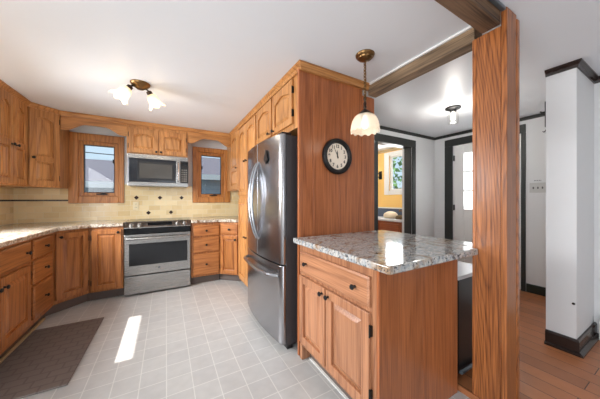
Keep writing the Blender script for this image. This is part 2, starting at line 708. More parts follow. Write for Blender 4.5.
# far yellow room
XY = 4.11
b = B()
z = 1.05
for (y0, y1, z0, z1) in ((YH + .121, WIN4[0], z, CEIL), (WIN4[1], 5.3, z, CEIL), (WIN4[0], WIN4[1], z, WIN4[2]), (WIN4[0], WIN4[1], WIN4[3], CEIL)):
    box(b, XY, XY + .12, y0, y1, z0, z1)
struct('wall_yellow', b, yellow)
struct('wall_wainscot', box(B(), XY - .01, XY + .12, YH + .121, 5.3, 0, 1.05), slate)
struct('wall_far', box(B(), XF + .12, XY + .12, 5.3, 5.4, 0, CEIL), yellow)
struct('trim_1', box(B(), XY - .025, XY, YH + .13, 5.29, CEIL - .06, CEIL - .001), beige_strip, .004)
struct('trim_2', box(B(), XY - .022, XY - .011, YH + .13, 5.29, 1.04, 1.065), white_gloss, .003)

# tiled wall behind the worktops, with diamond insets and the dark accent strip
b = B()
y0, y1 = YB - .012, YB - .0005
box(b, XL + .001, -1.132, y0, y1, .936, 1.40)
box(b, -1.132, -.527, y0, y1, .936, 1.176)
box(b, -.527, .38, y0, y1, .936, 1.45)
box(b, .38, .992, y0, y1, .936, 1.174)
box(b, .992, XF - .001, y0, y1, .936, 1.40)
box(b, XL + .012, -1.132, y0 - .003, y0 + .002, 1.208, 1.228, 1)
for k, (x, zz) in enumerate(((-.382, 1.258), (-.08, 1.258), (.219, 1.258), (-.231, 1.029), (.07, 1.029))):
    s = .031
    prism(b, [(x - s, zz), (x, zz - s), (x + s, zz), (x, zz + s)], 'y', y0 - .003, y0 + .002, 1)
struct('wall_backsplash', b, [splash_back, plain('dark_bronze_tile', srgb(52, 34, 26), .2, .2, noise=.3, nscale=60)])
b = B()
box(b, XL + .0005, XL + .012, 3.12, YB - .013, .936, 1.40)
box(b, XL + .0005, XL + .012, 1.1, 2.25, .936, 1.40)
box(b, XL + .0005, XL + .012, 2.25, 3.12, .936, 1.11)
box(b, XL + .010, XL + .015, 3.14, YB - .016, 1.208, 1.228, 1)
struct('wall_backsplash_left', b, [splash_left, plain('dark_bronze_strip', srgb(52, 34, 26), .2, .2, noise=.3, nscale=60)])


# ------------------------------------------------------------------ windows
def kitchen_window(n, cas, gl, handle_left):
    x0, x1, z0, z1 = cas
    g0, g1, h0, h1 = gl
    root = struct('window_%d' % n, frame_ring(x0, x1, z0, z1, g0 - .05, g1 + .05, h0 - .05, h1 + .05, YB - .03, YB - .0005), low_v, .006)
    root.data.materials[0] = win_oak
    obj('window_jamb', frame_ring(g0 - .055, g1 + .055, h0 - .055, h1 + .055, g0 - .048, g1 + .048, h0 - .048, h1 + .048, YB - .02, YB + .1), win_oak, root)
    obj('window_sash', frame_ring(g0 - .048, g1 + .048, h0 - .048, h1 + .048, g0, g1, h0, h1, YB - .005, YB + .045), win_oak, root, .005)
    obj('gasket', frame_ring(g0 - .001, g1 + .001, h0 - .001, h1 + .001, g0 + .009, g1 - .009, h0 + .009, h1 - .009, YB + .004, YB + .04), black_plastic, root)
    obj('pane', box(B(), g0, g1, YB + .018, YB + .024, h0, h1), pane_glass, root)
    b = B()
    xm = (g0 + g1) / 2 + .03
    box(b, xm - .06, xm + .06, YB - .03, YB - .006, h0 - .028, h0 - .012)
    tube(b, [(xm - .03, YB - .025, h0 - .02), (xm + .01, YB - .045, h0 - .008), (xm + .05, YB - .04, h0 - .012)], .006)
    obj('crank', b, black_iron, root)
    b = B()
    xl = g0 + .012 if handle_left else g1 - .012
    box(b, xl - .008, xl + .008, YB - .02, YB + .003, h0 + (h1 - h0) * .64, h0 + (h1 - h0) * .72)
    obj('latch', b, black_iron, root)
    return root


def frame_ring(x0, x1, z0, z1, a0, a1, c0, c1, y0, y1):
    b = B()
    box(b, x0, a0, y0, y1, z0, z1)
    box(b, a1, x1, y0, y1, z0, z1)
    box(b, a0, a1, y0, y1, z0, c0)
    box(b, a0, a1, y0, y1, c1, z1)
    return b


win_oak = wood('orange_window_oak', srgb(138, 80, 34), srgb(208, 142, 78), 'z', rough=.35)
kitchen_window(1, (-1.129, -.529, 1.178, 2.135), (-.978, -.642, 1.325, 1.985), False)
kitchen_window(2, (.382, .990, 1.176, 2.103), (.514, .838, 1.318, 1.975), True)
# sink window in the left wall, just outside the picture
b = B()
x0, x1 = XL - .09, XL - .03
for (ya, yb, za, zb) in ((2.27, 2.30, 1.12, 2.17), (3.09, 3.12, 1.12, 2.17), (2.30, 3.09, 1.12, 1.15), (2.30, 3.09, 2.155, 2.17)):
    box(b, x0, x1, ya, yb, za, zb)
w3 = struct('window_3', b, win_oak)
obj('pane', box(B(), XL - .065, XL - .06, 2.30, 3.09, 1.15, 2.155), pane_glass, w3)
# unseen glazed door and rear window, both added to let in fill light
b = B()
for (ya, yb) in ((W5[0], W5[0] + .06), (.12, .18), (W5[1] - .06, W5[1])):
    box(b, XL - .07, XL - .03, ya, yb, .02, 2.1)
for (za, zb) in ((.02, .09), (2.04, 2.1)):
    box(b, XL - .07, XL - .03, W5[0] + .06, .12, za, zb)
    box(b, XL - .07, XL - .03, W5[0] + .93, W5[1] - .06, za, zb)
d3 = struct('added_left_glazing', b, white_gloss)
obj('pane', box(B(), XL - .052, XL - .048, W5[0] + .05, W5[1] - .05, .08, 2.05), pane_glass, d3)
w6 = struct('window_5', frame_ring(W6[0], W6[1], W6[2], W6[3], W6[0] + .05, W6[1] - .05, W6[2] + .05, W6[3] - .05, YR - .08, YR - .04), white_gloss)
obj('pane', box(B(), W6[0] + .04, W6[1] - .04, YR - .062, YR - .058, W6[2] + .04, W6[3] - .04), pane_glass, w6)
# window of the far room
b = B()
x0, x1 = XY - .02, XY - .0005
ya, yb, za, zb = 2.73, 3.53, 1.33, 2.225
for q in ((ya, WIN4[0] + .01, za, zb), (WIN4[1] - .01, yb, za, zb), (WIN4[0] + .01, WIN4[1] - .01, za, WIN4[2] + .01), (WIN4[0] + .01, WIN4[1] - .01, WIN4[3] - .01, zb)):
    box(b, x0, x1, *q)
w4 = struct('window_4', b, white_gloss, .004)
b = B()
for q in ((WIN4[0], WIN4[0] + .05, WIN4[2], WIN4[3]), (WIN4[1] - .05, WIN4[1], WIN4[2], WIN4[3]), (WIN4[0] + .05, WIN4[1] - .05, WIN4[2], WIN4[2] + .05), (WIN4[0] + .05, WIN4[1] - .05, WIN4[3] - .05, WIN4[3])):
    box(b, XY + .03, XY + .07, *q)
obj('window_sash', b, white_gloss, w4)
obj('pane', box(B(), XY + .048, XY + .053, WIN4[0] + .04, WIN4[1] - .04, WIN4[2] + .04, WIN4[3] - .04), pane_glass, w4)

# ------------------------------------------------------------------ doors, casings, crown mouldings, baseboards
# glazed hall door in the far right wall
b = B()
Y0, Y1 = DOOR1[0] + .004, DOOR1[1] - .004
dx0, dx1 = XH + .03, XH + .075
px0, px1 = Y0 + .12, Y1 - .135
zz = [1.075, 1.37, 1.67, 1.965]
box(b, dx0, dx1, Y0, px0, .01, 2.092)
box(b, dx0, dx1, px1, Y1, .01, 2.092)
box(b, dx0, dx1, px0, px1, .01, zz[0])
box(b, dx0, dx1, px0, px1, zz[3], 2.092)
d1 = struct('door_1', b, white_gloss, .003)
b = B()
for k in (1, 2):
    box(b, dx0 + .008, dx1 - .008, px0, px1, zz[k] - .011, zz[k] + .011)
    yy = px0 + (px1 - px0) * k / 3
    box(b, dx0 + .009, dx1 - .009, yy - .011, yy + .011, zz[0], zz[3])
box(b, dx0 - .004, dx0 + .006, px0 - .02, px1 + .02, zz[0] - .02, zz[0])
box(b, dx0 - .004, dx0 + .006, px0 - .02, px1 + .02, zz[3], zz[3] + .02)
box(b, dx0 - .004, dx0 + .006, px0 - .02, px0, zz[0], zz[3])
box(b, dx0 - .004, dx0 + .006, px1, px1 + .02, zz[0], zz[3])
obj('glazing_bars', b, white_gloss, d1)
obj('pane', box(B(), dx0 + .018, dx0 + .024, px0 - .005, px1 + .005, zz[0] - .005, zz[3] + .005), door_glass, d1)
b = B()
for (a, c) in ((px0, (px0 + px1) / 2 - .04), ((px0 + px1) / 2 + .04, px1)):
    for q in ((a, c, .90, .915), (a, c, .20, .215), (a, a + .015, .215, .90), (c - .015, c, .215, .90)):
        box(b, dx0 - .005, dx0 + .003, *q)
obj('door_moulding', b, white_gloss, d1)
b = B()
for h in (.25, 1.10, 1.90):
    box(b, XH - .004, XH + .028, DOOR1[1] - .014, DOOR1[1] - .003, h - .045, h + .045)
obj('hinge', b, black_iron, d1)
lathe_m = Matrix.Translation((dx0, Y0 + .06, .98)) @ Matrix.Rotation(R(-90), 4, 'Y')
obj('door_knob', lathe(B(), [(.028, 0), (.028, .006), (.01, .01), (.01, .03), (.026, .04), (.028, .052), (.018, .062)], 16, lathe_m), brass, d1)

CAS = .115
b = B()
x0, x1 = XH - .02, XH - .0005
box(b, x0, x1, DOOR1[1], DOOR1[1] + CAS + .01, 0, 2.10)
box(b, x0, x1, DOOR1[0] - .045, DOOR1[0], 0, 2.10)
box(b, x0, x1, DOOR1[0] - .045, DOOR1[1] + CAS + .01, 2.10, 2.212)
for y in (DOOR1[1] - .002, DOOR1[0] + .0):
    pass
struct('trim_3', b, black_trim, .004)
# doorway into the yellow room
DW = (2.66, 3.445, 2.09)
b = B()
y0, y1 = YH - .02, YH - .0005
box(b, DW[0] - .11, DW[0] - .004, y0, y1, FH, DW[2] - .02)
box(b, DW[1] + .004, DW[1] + .085, y0, y1, FH, DW[2] - .02)
box(b, DW[0] - .11, DW[1] + .085, y0, y1, DW[2] - .02, DW[2] + .095)
struct('trim_4', b, black_trim, .005)
b = B()
box(b, DW[0] + .0005, DW[0] + .02, YH + .001, YH + .12, 0, DW[2] - .02)
box(b, DW[1] - .02, DW[1] - .0005, YH + .001, YH + .12, 0, DW[2] - .02)
box(b, DW[0] + .0005, DW[1] - .0005, YH + .001, YH + .12, DW[2] - .02, DW[2] - .0005)
struct('trim_5', b, black_trim)
# white door swung into the yellow room, seen edge on
d2 = struct('door_2', box(B(), -.018, .018, 0, .62, .01, 2.11), white_gloss, .003)
d2.location = (3.428, YH + .14, FH)
d2.rotation_euler = (0, 0, R(-53))
b = B()
for s in (-1, 1):
    M = Matrix.Translation((s * .018, .565, .98)) @ Matrix.Rotation(R(90 * s), 4, 'Y')
    lathe(b, [(.026, 0), (.026, .005), (.009, .009), (.009, .03), (.024, .038), (.026, .05), (.016, .06)], 16, M)
obj('door_knob', b, brass, d2)

# black crown in the hall
CP = [(.0005, CEIL - .001), (.0005, CEIL - .040), (.010, CEIL - .040), (.014, CEIL - .024), (.030, CEIL - .010), (.030, CEIL - .001)]
struct('trim_6', sweep(B(), [(XF + .121, YH), (XH, YH), (XH, YP + .001)], CP), black_trim)
CP2 = [(.0005, CEIL - .001), (.0005, CEIL - .05), (.010, CEIL - .05), (.014, CEIL - .03), (.032, CEIL - .012), (.032, CEIL - .001)]
struct('trim_7', sweep(B(), [(2.80, YP), (2.76, YP), (2.76, .53), (XR, .53), (XR, YR + .02)][1:], CP2), black_base)
# dark baseboards
BP = [(.0005, FH + .0005), (.0005, .15), (.012, .15), (.018, .135), (.018, .062), (.042, .052), (.042, FH + .0005)]
struct('baseboard_partition', sweep(B(), [(2.76, YP), (2.76, .53), (XR, .53)], BP), black_base)
BP2 = [(.0005, FH + .0005), (.0005, .145), (.012, .145), (.016, .13), (.016, FH + .0005)]
struct('baseboard_hall', sweep(B(), [(XH, 1.21), (XH, YP + .001)], BP2), plain('black_green_base', srgb(30, 38, 32), .3))
struct('baseboard_doorway', sweep(B(), [(XF + .121, YH), (2.58, YH)], BP2), plain('black_green_base_doorway', srgb(30, 38, 32), .3))
# beige strip and white caulk lines on the tile floor
struct('trim_8', box(B(), -1.098, -1.075, 1.0, 3.40, .0005, .018), beige_strip, .004)
struct('trim_9', box(B(), .962, .978, .5, 1.55, .0003, .006), white_plastic)
# white bead and grey strip where the beams meet the ceiling
struct('trim_10', box(B(), 1.624, 1.639, .69, 1.60, CEIL - .014, CEIL - .001), white_gloss)
struct('trim_11', box(B(), XL + .01, 1.64, .572, .594, CEIL - .018, CEIL - .001), grey_metal, .004)

# ------------------------------------------------------------------ beams and post
bt = obj('ceiling_beam', box(B(), 0, 3.27, 0, .093, 2.213 - 2.2565, CEIL - .0015 - 2.2565), beam_brown, None, .006)
bt.location = (XL + .008, .595, 2.2565)
tag(bt, 'rough weathered ceiling beam crossing overhead above the oak post', 'beam')
bt2 = obj('ceiling_beam', box(B(), 0, .875, -.05, .05, -.05, .05), beam_x, None, .006)
bt2.location = (1.69, .728, 2.2485)
bt2.rotation_euler = (0, 0, R(90))
tag(bt2, 'weathered ceiling beam running from the clock panel to the post', 'beam')

post = thing('wooden_post', 'square red oak post standing at the corner of the granite peninsula', 'post', (1.64, .57, 0))
obj('core', box(B(), .002, .148, .028, .15, FH + .001, 1.64 + .57), post_v, post, .002)
obj('edge_board', box(B(), 0, .15, .1505, .17, FH + .001, 2.209), post_v, post, .003)
obj('front_board', box(B(), -.004, .122, -.002, .0255, FH + .001, CEIL - .003), post_v, post, .003)
obj('corner_trim', box(B(), .1225, .156, -.006, .0275, FH + .001, CEIL - .025), post_v, post, .004)

# ------------------------------------------------------------------ cabinet kit
def knob(parent, x, z, y=-.02, mat=None):
    M = Matrix.Translation((x, y, z)) @ Matrix.Rotation(R(90), 4, 'X')
    return obj('knob', lathe(B(), [(.009, -.001), (.008, .004), (.0055, .008), (.006, .014), (.0145, .019), (.0155, .024), (.012, .029), (.004, .031)], 14, M), mat or black_iron, parent)


def hinge(parent, x, z, y=-.004):
    b = box(B(), x - .006, x + .006, y - .012, y + .003, z - .027, z + .027)
    tube(b, [(x, y - .014, z - .032), (x, y - .014, z + .032)], .004, 6)
    return obj('hinge', b, black_iron, parent)


def arch_z(t, rise):
    return rise * .5 * (1 - math.cos(2 * PI * min(1, max(0, t)))) ** .75 * .5 ** .25 if rise else 0.0


def door(parent, x0, x1, z0, z1, panels=None, kn=None, hs=None, mv=None, mh=None, stile=.055, y=-.0005, th=.0195):
    mv = mv or oak_v
    if panels is None:
        panels = [(z0 + stile, z1 - stile, 0.0)]
    b = B()
    xa, xb = x0 + stile, x1 - stile
    box(b, x0, xa, y - th, y, z0, z1)
    box(b, xb, x1, y - th, y, z0, z1)
    lo = z0
    NA = 14
    for (p0, p1, rise) in panels:
        if p0 > lo:
            if lo == z0:
                box(b, xa, xb, y - th, y, lo, p0)
        i = panels.index((p0, p1, rise))
        hi = panels[i + 1][0] if i + 1 < len(panels) else z1
        pts = [(xa, hi)]
        for k in range(NA + 1):
            t = k / NA
            pts.append((xa + (xb - xa) * t, p1 - rise + arch_z(t, rise)))
        pts.append((xb, hi))
        prism(b, pts, 'y', y - th, y)
        lo = hi
    fr = obj('door', b, mv, parent, .0028)
    for (p0, p1, rise) in panels:
        b = B()

        def loop(d, yy):
            L = [(xa + d, p0 + d), (xb - d, p0 + d)]
            for k in range(NA, -1, -1):
                t = k / NA
                L.append((xa + d + (xb - xa - 2 * d) * t, p1 - rise - d + arch_z(t, rise)))
            return [b.verts.new((q[0], yy, q[1])) for q in L]
        rings = [loop(.0005, y - .001), loop(.0005, y - .003), loop(.011, y - .003), loop(.034, y - .0165), loop(.037, y - .0165), loop(.0375, y - .0175)]
        for a, c in zip(rings, rings[1:]):
            n = len(a)
            for i in range(n):
                j = (i + 1) % n
                try:
                    b.faces.new((a[i], a[j], c[j], c[i]))
                except ValueError:
                    pass
        b.faces.new(rings[-1])
        b.faces.new(rings[0][::-1])
        obj('raised_panel', b, mv, fr)
    if kn:
        knob(fr, kn[0], kn[1], y - th)
    if hs is not None:
        for z in (z0 + .09, z1 - .09):
            hinge(fr, (x0 - .003) if hs == 'l' else (x1 + .003), z)
    return fr


def drawer(parent, x0, x1, z0, z1, knobs, m=None, y=-.0005):
    b = B()
    d, e = .012, .006
    o = [(x0, z0), (x1, z0), (x1, z1), (x0, z1)]
    i = [(x0 + d, z0 + d), (x1 - d, z0 + d), (x1 - d, z1 - d), (x0 + d, z1 - d)]
    r = [[b.verts.new((p[0], yy, p[1])) for p in L] for L, yy in ((o, y), (o, y - .0135), (i, y - .0195))]
    for a, c in zip(r, r[1:]):
        for k in range(4):
            b.faces.new((a[k], a[(k + 1) % 4], c[(k + 1) % 4], c[k]))
    b.faces.new(r[-1])
    b.faces.new(r[0][::-1])
    f = obj('drawer', b, m or oak_h, parent, .0015)
    for kx in knobs:
        knob(f, kx, (z0 + z1) / 2, y - .0195)
    return f


BT = .894   # top of base carcasses


def base_cabinet(label, loc, rotz, w, depth, mv=None, toe_l=0.0, name='base_cabinet', toe=.09, cat='cabinet', group=None):
    t = thing(name, label, cat, loc, rotz, group)
    obj('body', box(B(), .001, w - .001, 0, depth, .115, BT), mv or low_v, t, .001)
    obj('toe_kick', box(B(), .001 + toe_l, w - .001, .07, depth, .001, .1145), dark_toe, t)
    return t


# --- left run (fronts face +x)
XLF = -1.03
LR = R(90)
t = base_cabinet('wide oak base cabinet under the sunlit worktop, at the left picture edge', (XLF, 2.02, 0), LR, .92, .60)
drawer(t, .025, .895, .695, .868, [.10, .82], low_h)
door(t, .025, .452, .165, .668, kn=(.42, .60), mv=low_v, hs='l')
door(t, .468, .895, .165, .668, kn=(.50, .60), mv=low_v, hs='r')
t = base_cabinet('three-drawer oak base cabinet between the wide cabinet and the corner cabinet', (XLF, 2.94, 0), LR, .46, .60)
for z0, z1 in ((.705, .868), (.478, .682), (.165, .455)):
    drawer(t, .03, .43, z0, z1, [.25], low_h)

# --- left corner base, diagonal front
A, Bp = Vector((-1.03, 3.45)), Vector((-.80, 3.68))
ang = math.atan2(Bp.y - A.y, Bp.x - A.x)
w = (Bp - A).length
t = thing('corner_base_cabinet', 'angled oak corner base cabinet with one door, left of the oven', 'cabinet', (A.x, A.y, 0), ang)
b = B()
prism(b, [(-1.03, 3.401), (-1.03, 3.45), (-.80, 3.68), (-.801, 4.255), (-1.625, 4.255), (-1.625, 3.401)], 'z', .115, BT)
obj('body', b, low_v, t, .001, True)
b = B()
prism(b, [(-1.10, 3.401), (-1.10, 3.48), (-.83, 3.75), (-.801, 3.75), (-.801, 4.255), (-1.625, 4.255), (-1.625, 3.401)], 'z', .001, .1145)
obj('toe_kick', b, dark_toe, t, 0, True)
door(t, .012, w - .012, .155, .865, kn=(.045, .825), mv=low_v, hs='r')
# --- back run, left of the range
t = base_cabinet('narrow single-door oak base cabinet directly left of the oven', (-.80, 3.68, 0), 0, .335, .575)
door(t, .03, .315, .14, .862, kn=(.285, .825), mv=low_v, hs='l')
# --- back run, right of the range
t = base_cabinet('three-drawer oak base cabinet directly right of the oven', (.312, 3.68, 0), 0, .392, .575)
for z0, z1 in ((.702, .856), (.468, .680), (.14, .446)):
    drawer(t, .028, .385, z0, z1, [.20], low_h)
# --- right corner base
A = Vector((.705, 3.68))
Bp = Vector((.93, 3.458))
ang = math.atan2(Bp.y - A.y, Bp.x - A.x)
w = (Bp - A).length
t = thing('corner_base_cabinet', 'angled oak corner base cabinet with drawer and door, right of the oven', 'cabinet', (A.x, A.y, 0), ang)
obj('body', prism(B(), [(.705, 3.68), (.93, 3.458), (1.61, 3.458), (1.61, 4.255), (.705, 4.255)], 'z', .115, BT), low_v, t, .001, True)
obj('toe_kick', prism(B(), [(.705, 3.78), (.96, 3.53), (1.61, 3.53), (1.61, 4.255), (.705, 4.255)], 'z', .001, .1145), dark_toe, t, 0, True)
drawer(t, .022, w - .014, .715, .862, [w * .55], low_h)
door(t, .022, w - .014, .14, .695, kn=(w - .045, .64), mv=low_v, hs='l', stile=.048)

# --- worktops
CT0, CT1 = .8955, .935


def worktop(label, poly, mat, org):
    o = obj('worktop', prism(B(), poly, 'z', CT0, CT1), mat, None, .008, seg=3)
    origin_to(o, org)
    return tag(o, label, 'worktop')


worktop('tan granite worktop along the left wall, bending round to the oven',
        [(XL + .013, 1.1), (-.985, 1.1), (-.985, 3.432), (-.772, 3.645), (-.463, 3.645), (-.463, YB - .013), (XL + .013, YB - .013)], granite_tan, (-1.3, 3.0, .915))
worktop('short tan granite worktop right of the oven, below the second window',
        [(.310, 3.645), (.69, 3.645), (.882, 3.457), (1.61, 3.457), (1.61, YB - .013), (.310, YB - .013)], granite_tan, (.7, 3.9, .915))

# ------------------------------------------------------------------ upper cabinets
UT = 2.262
UB = 1.372
YU = 3.93
# left run uppers, two-panel doors
XU = -1.33
UPAN = [(UB + .07, 1.755, 0.0), (1.815, UT - .065, .06)]
t = thing('upper_cabinet', 'tall two-door oak wall cabinet on the left wall, cut by the picture edge', 'cabinet', (XU, 3.16, 0), LR)
obj('body', box(B(), .001, .559, 0, .30, UB, UT), oak_v, t, .001)
door(t, .015, .268, UB + .018, UT - .012, UPAN, kn=(.235, 1.775), mv=oak_v, stile=.05)
door(t, .280, .535, UB + .018, UT - .012, UPAN, kn=(.315, 1.775), mv=oak_v, stile=.05)
A, Bp = Vector((-1.33, 3.72)), Vector((-1.118, 3.93))
ang = math.atan2(Bp.y - A.y, Bp.x - A.x)
w = (Bp - A).length
t = thing('upper_corner_cabinet', 'angled oak corner wall cabinet beside the left window', 'cabinet', (A.x, A.y, 0), ang)
obj('body', prism(B(), [(-1.33, 3.7205), (-1.118, 3.93), (-1.118, YB - .013), (XL + .013, YB - .013), (XL + .013, 3.7205)], 'z', UB, UT), oak_v, t, .001, True)
door(t, .018, w - .018, UB + .018, UT - .012, [(UB + .075, 1.665, 0.0), (1.72, UT - .07, 0.05)], kn=(.045, 1.70), mv=oak_v, hs='r', stile=.052)
# over the microwave
t = thing('upper_cabinet', 'short two-door oak cabinet above the microwave', 'cabinet', (-.463, YU, 0), 0)
obj('body', box(B(), .001, .749, 0, .325, 1.856, UT), oak_v, t, .001)
door(t, .025, .368, 1.872, 2.205, [(1.872 + .058, 2.205 - .05, .035)], kn=(.345, 1.90), mv=oak_v, hs='l', stile=.055)
door(t, .380, .723, 1.872, 2.205, [(1.872 + .058, 2.205 - .05, .035)], kn=(.403, 1.90), mv=oak_v, hs='r', stile=.055)


# arched valances over the two windows
def valance(label, x0, x1, end_z, mid_z):
    NA = 24
    pts = [(x0, UT), (x0, end_z)]
    for k in range(NA + 1):
        t = k / NA
        s = 0.0 if t < .06 or t > .94 else (.5 - .5 * math.cos(PI * min(1, (t - .06) / .30))) if t < .5 else (.5 - .5 * math.cos(PI * min(1, (.94 - t) / .30)))
        pts.append((x0 + (x1 - x0) * t, end_z + (mid_z - end_z) * s))
    pts += [(x1, end_z), (x1, UT)]
    q = [pts[0]]
    for p in pts[1:]:
        if (Vector(p) - Vector(q[-1])).length > 1e-4:
            q.append(p)
    o = obj('window_valance', prism(B(), q, 'y', YU, YU + .02), oak_h, None, .002)
    origin_to(o, ((x0 + x1) / 2, YU, UT))
    return tag(o, label, 'valance')


valance('arched oak valance over the left window', -1.116, -.4635, 2.085, 2.172)
valance('arched oak valance over the right window', .2875, .932, 2.085, 2.172)

# right run: corner wall cabinet, tall pantry, cabinets over the refrigerator (fronts face -x)
XC = .935
RR = R(-90)
t = thing('upper_cabinet', 'narrow oak wall cabinet in the corner right of the second window', 'cabinet', (XC, YB - .013, 0), RR)
obj('body', box(B(), .0, .80, 0, .675, UB, UT), oak_v, t, .001)
door(t, .36, .785, UB + .018, UT - .012, [(UB + .075, 1.665, 0), (1.72, UT - .07, .05)], kn=(.75, 1.70), mv=oak_v, stile=.052)
t = thing('pantry_cabinet', 'tall narrow oak pantry cabinet between the refrigerator and the corner', 'cabinet', (XC, 3.455, 0), RR)
obj('body', box(B(), .001, .794, 0, .675, .075, UT), oak_v, t, .001)
obj('toe_kick', box(B(), .001, .794, .06, .675, .001, .0745), dark_toe, t)
for x0, x1, kx in ((.03, .395, .36), (.405, .77, .44)):
    door(t, x0, x1, 1.29, UT - .03, [(1.29 + .055, UT - .085, .05)], kn=(kx, 1.74), mv=oak_v)
    door(t, x0, x1, .12, 1.24, kn=(kx, .73), mv=oak_v)
t = thing('over_fridge_cabinet', 'two-door oak cabinet with arched doors above the refrigerator', 'cabinet', (XC, 2.66, 0), RR)
obj('body', box(B(), .001, 1.018, 0, .675, 1.82, UT), oak_v, t, .001)
for x0, x1, h in ((.02, .455, 'l'), (.49, .905, 'r')):
    door(t, x0, x1, 1.868, UT - .02, [(1.868 + .055, UT - .075, .05)], kn=((x1 - .04) if h == 'l' else (x0 + .04), 1.895), mv=oak_v, hs=h)

# tall end panel that carries the clock
t = thing('end_panel', 'tall red oak panel beside the refrigerator, carrying the round clock', 'cabinet panel', (.908, 1.62, 0))
SE = (0, .118, .4, .672, .829)
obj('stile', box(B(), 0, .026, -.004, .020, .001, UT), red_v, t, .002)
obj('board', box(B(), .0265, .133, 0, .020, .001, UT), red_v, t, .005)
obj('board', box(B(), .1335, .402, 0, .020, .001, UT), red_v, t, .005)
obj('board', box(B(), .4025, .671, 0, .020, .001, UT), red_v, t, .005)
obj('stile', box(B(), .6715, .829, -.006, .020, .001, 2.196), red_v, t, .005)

# crown moulding along all upper cabinets
KP = [(-.004, CEIL - .002), (-.004, UT - .012), (.0215, UT - .012), (.0215, UT - .004), (.026, UT + .002), (.029, UT + .010), (.046, UT + .024), (.046, UT + .029), (.050, UT + .030), (.050, CEIL - .002)]
struct('trim_12', sweep(B(), [(XU, 2.9), (XU, 3.72), (-1.118, 3.93), (.935, 3.93), (.935, 1.616), (1.735, 1.616)], KP), oak_h)

# ------------------------------------------------------------------ range
t = thing('oven_range', 'stainless steel slide-in range with black cooktop between the drawer cabinets', 'oven', (-.459, 3.66, 0))
W = .764
obj('body', box(B(), .002, W - .002, .03, .58, .012, .896), black_plastic, t, .002)
fd = obj('storage_drawer', box(B(), .004, W - .004, -.012, .03, .024, .250), steel_h, t, .006)
od = obj('oven_door', box(B(), .004, W - .004, -.018, .0295, .264, .782), steel_h, t, .006)
b = B()
box(b, .055, W - .045, -.0225, -.0175, .385, .665)
obj('oven_window', b, oven_glass, od, .004)
b = B()
hp = [(.03, -.018, .735), (.035, -.055, .735), (.10, -.068, .735), (W / 2, -.074, .735), (W - .10, -.068, .735), (W - .035, -.055, .735), (W - .03, -.018, .735)]
tube(b, hp, .016, 10)
obj('handle', b, steel_h, od)
# small round maker's mark below the window
obj('emblem', lathe(B(), [(.013, 0), (.013, .002), (.010, .003), (.0098, .002)], 20, Matrix.Translation((W / 2, -.018, .335)) @ Matrix.Rotation(R(90), 4, 'X')), grey_metal, od)
obj('vent_band', box(B(), .004, W - .004, -.012, .0295, .788, .862), black_glass, t, .004)
b = B()
pts = [(.03, .8625), (-.024, .8625), (-.024, .872), (.075, .940), (.10, .940), (.10, .897), (.03, .897)]
prism(b, pts, 'x', .0, W)
cp = obj('control_panel', b, steel_h, t, .003)
slope = math.atan2(.068, .099)
nrm = Vector((0, -math.sin(slope), math.cos(slope)))
mid = Vector((0, .026, .9065))


def on_panel(x, u=0.0, h=0.0):
    d = Vector((0, math.cos(slope), math.sin(slope)))
    return Vector((x, mid.y, mid.z)) + d * u + nrm * h


b = B()
for (xa, xb, u0, u1) in ((.25, .53, -.03, .03),):
    vs = [b.verts.new(on_panel(x, u, h)) for h in (.0, .002) for x, u in ((xa, u0), (xb, u0), (xb, u1), (xa, u1))]
    for f in ((0, 3, 2, 1), (4, 5, 6, 7), (0, 1, 5, 4), (1, 2, 6, 5), (2, 3, 7, 6), (3, 0, 4, 7)):
        b.faces.new([vs[i] for i in f])
obj('display', b, black_glass, cp)
for x in (.075, .165, .60, .69):
    p = on_panel(x)
    M = Matrix.Translation(p) @ nrm.to_track_quat('Z', 'X').to_matrix().to_4x4()
    obj('knob', lathe(B(), [(.030, 0), (.030, .006), (.023, .008), (.021, .026), (.018, .028)], 18, M), steel_h, cp)
ck = obj('cooktop', box(B(), .006, W - .006, .1005, .597, .897, .940), black_glass, t, .004)
b = B()
for (x, y, r) in ((.19, .22, .10), (.57, .22, .085), (.19, .46, .08), (.57, .46, .10)):
    obj('burner_ring', lathe(B(), [(r, .9402), (r, .9407), (r - .004, .9407), (r - .004, .9402)], 32, Matrix.Translation((x, y, 0)), close=False), grey_metal, ck)

# ------------------------------------------------------------------ microwave
t = thing('microwave_oven', 'stainless steel microwave mounted under the short cabinet above the range', 'microwave', (-.445, 3.87, 1.415))
W, H = .735, .437
obj('body', box(B(), .002, W - .002, .03, .386, .006, H), steel_dark, t, .002)
obj('vent_strip', box(B(), 0, W, -.004, .0295, H - .062, H), steel_h, t, .004)
obj('lower_trim', box(B(), 0, W, -.004, .0295, 0, .055), steel_h, t, .004)
md = obj('door', box(B(), .012, .575, -.004, .0295, .0555, H - .0625), plain('dark_grey_door_glass', srgb(40, 43, 48), .08), t, .003)
obj('door_window', box(B(), .105, .55, -.0065, -.0035, .085, H - .10), black_plastic, md)
obj('window_mesh', box(B(), .13, .525, -.008, -.006, .11, H - .125), plain('grey_window_mesh', srgb(74, 72, 68), .12), md)
b = B()
tube(b, [(.60, 0, .08), (.60, -.035, .095), (.60, -.042, H / 2 - .005), (.60, -.035, H - .10), (.60, 0, H - .085)], .012, 10)
obj('handle', b, mirror_trim, md)
obj('handle_back', box(B(), .5755, .628, -.004, .0295, .0555, H - .0625), steel_h, t, .002)
kp = obj('keypad', box(B(), .6285, W - .001, -.004, .0295, .0555, H - .0625), black_plastic, t, .003)
b = B()
for r in range(6):
    for c in range(3):
        box(b, .642 + c * .027, .662 + c * .027, -.0055, -.0035, .075 + r * .032, .095 + r * .032)
obj('buttons', b, plain('grey_keypad_buttons', srgb(120, 118, 112), .4), kp)
obj('display', box(B(), .64, W - .012, -.0055, -.0035, H - .125, H - .085), black_glass, kp)

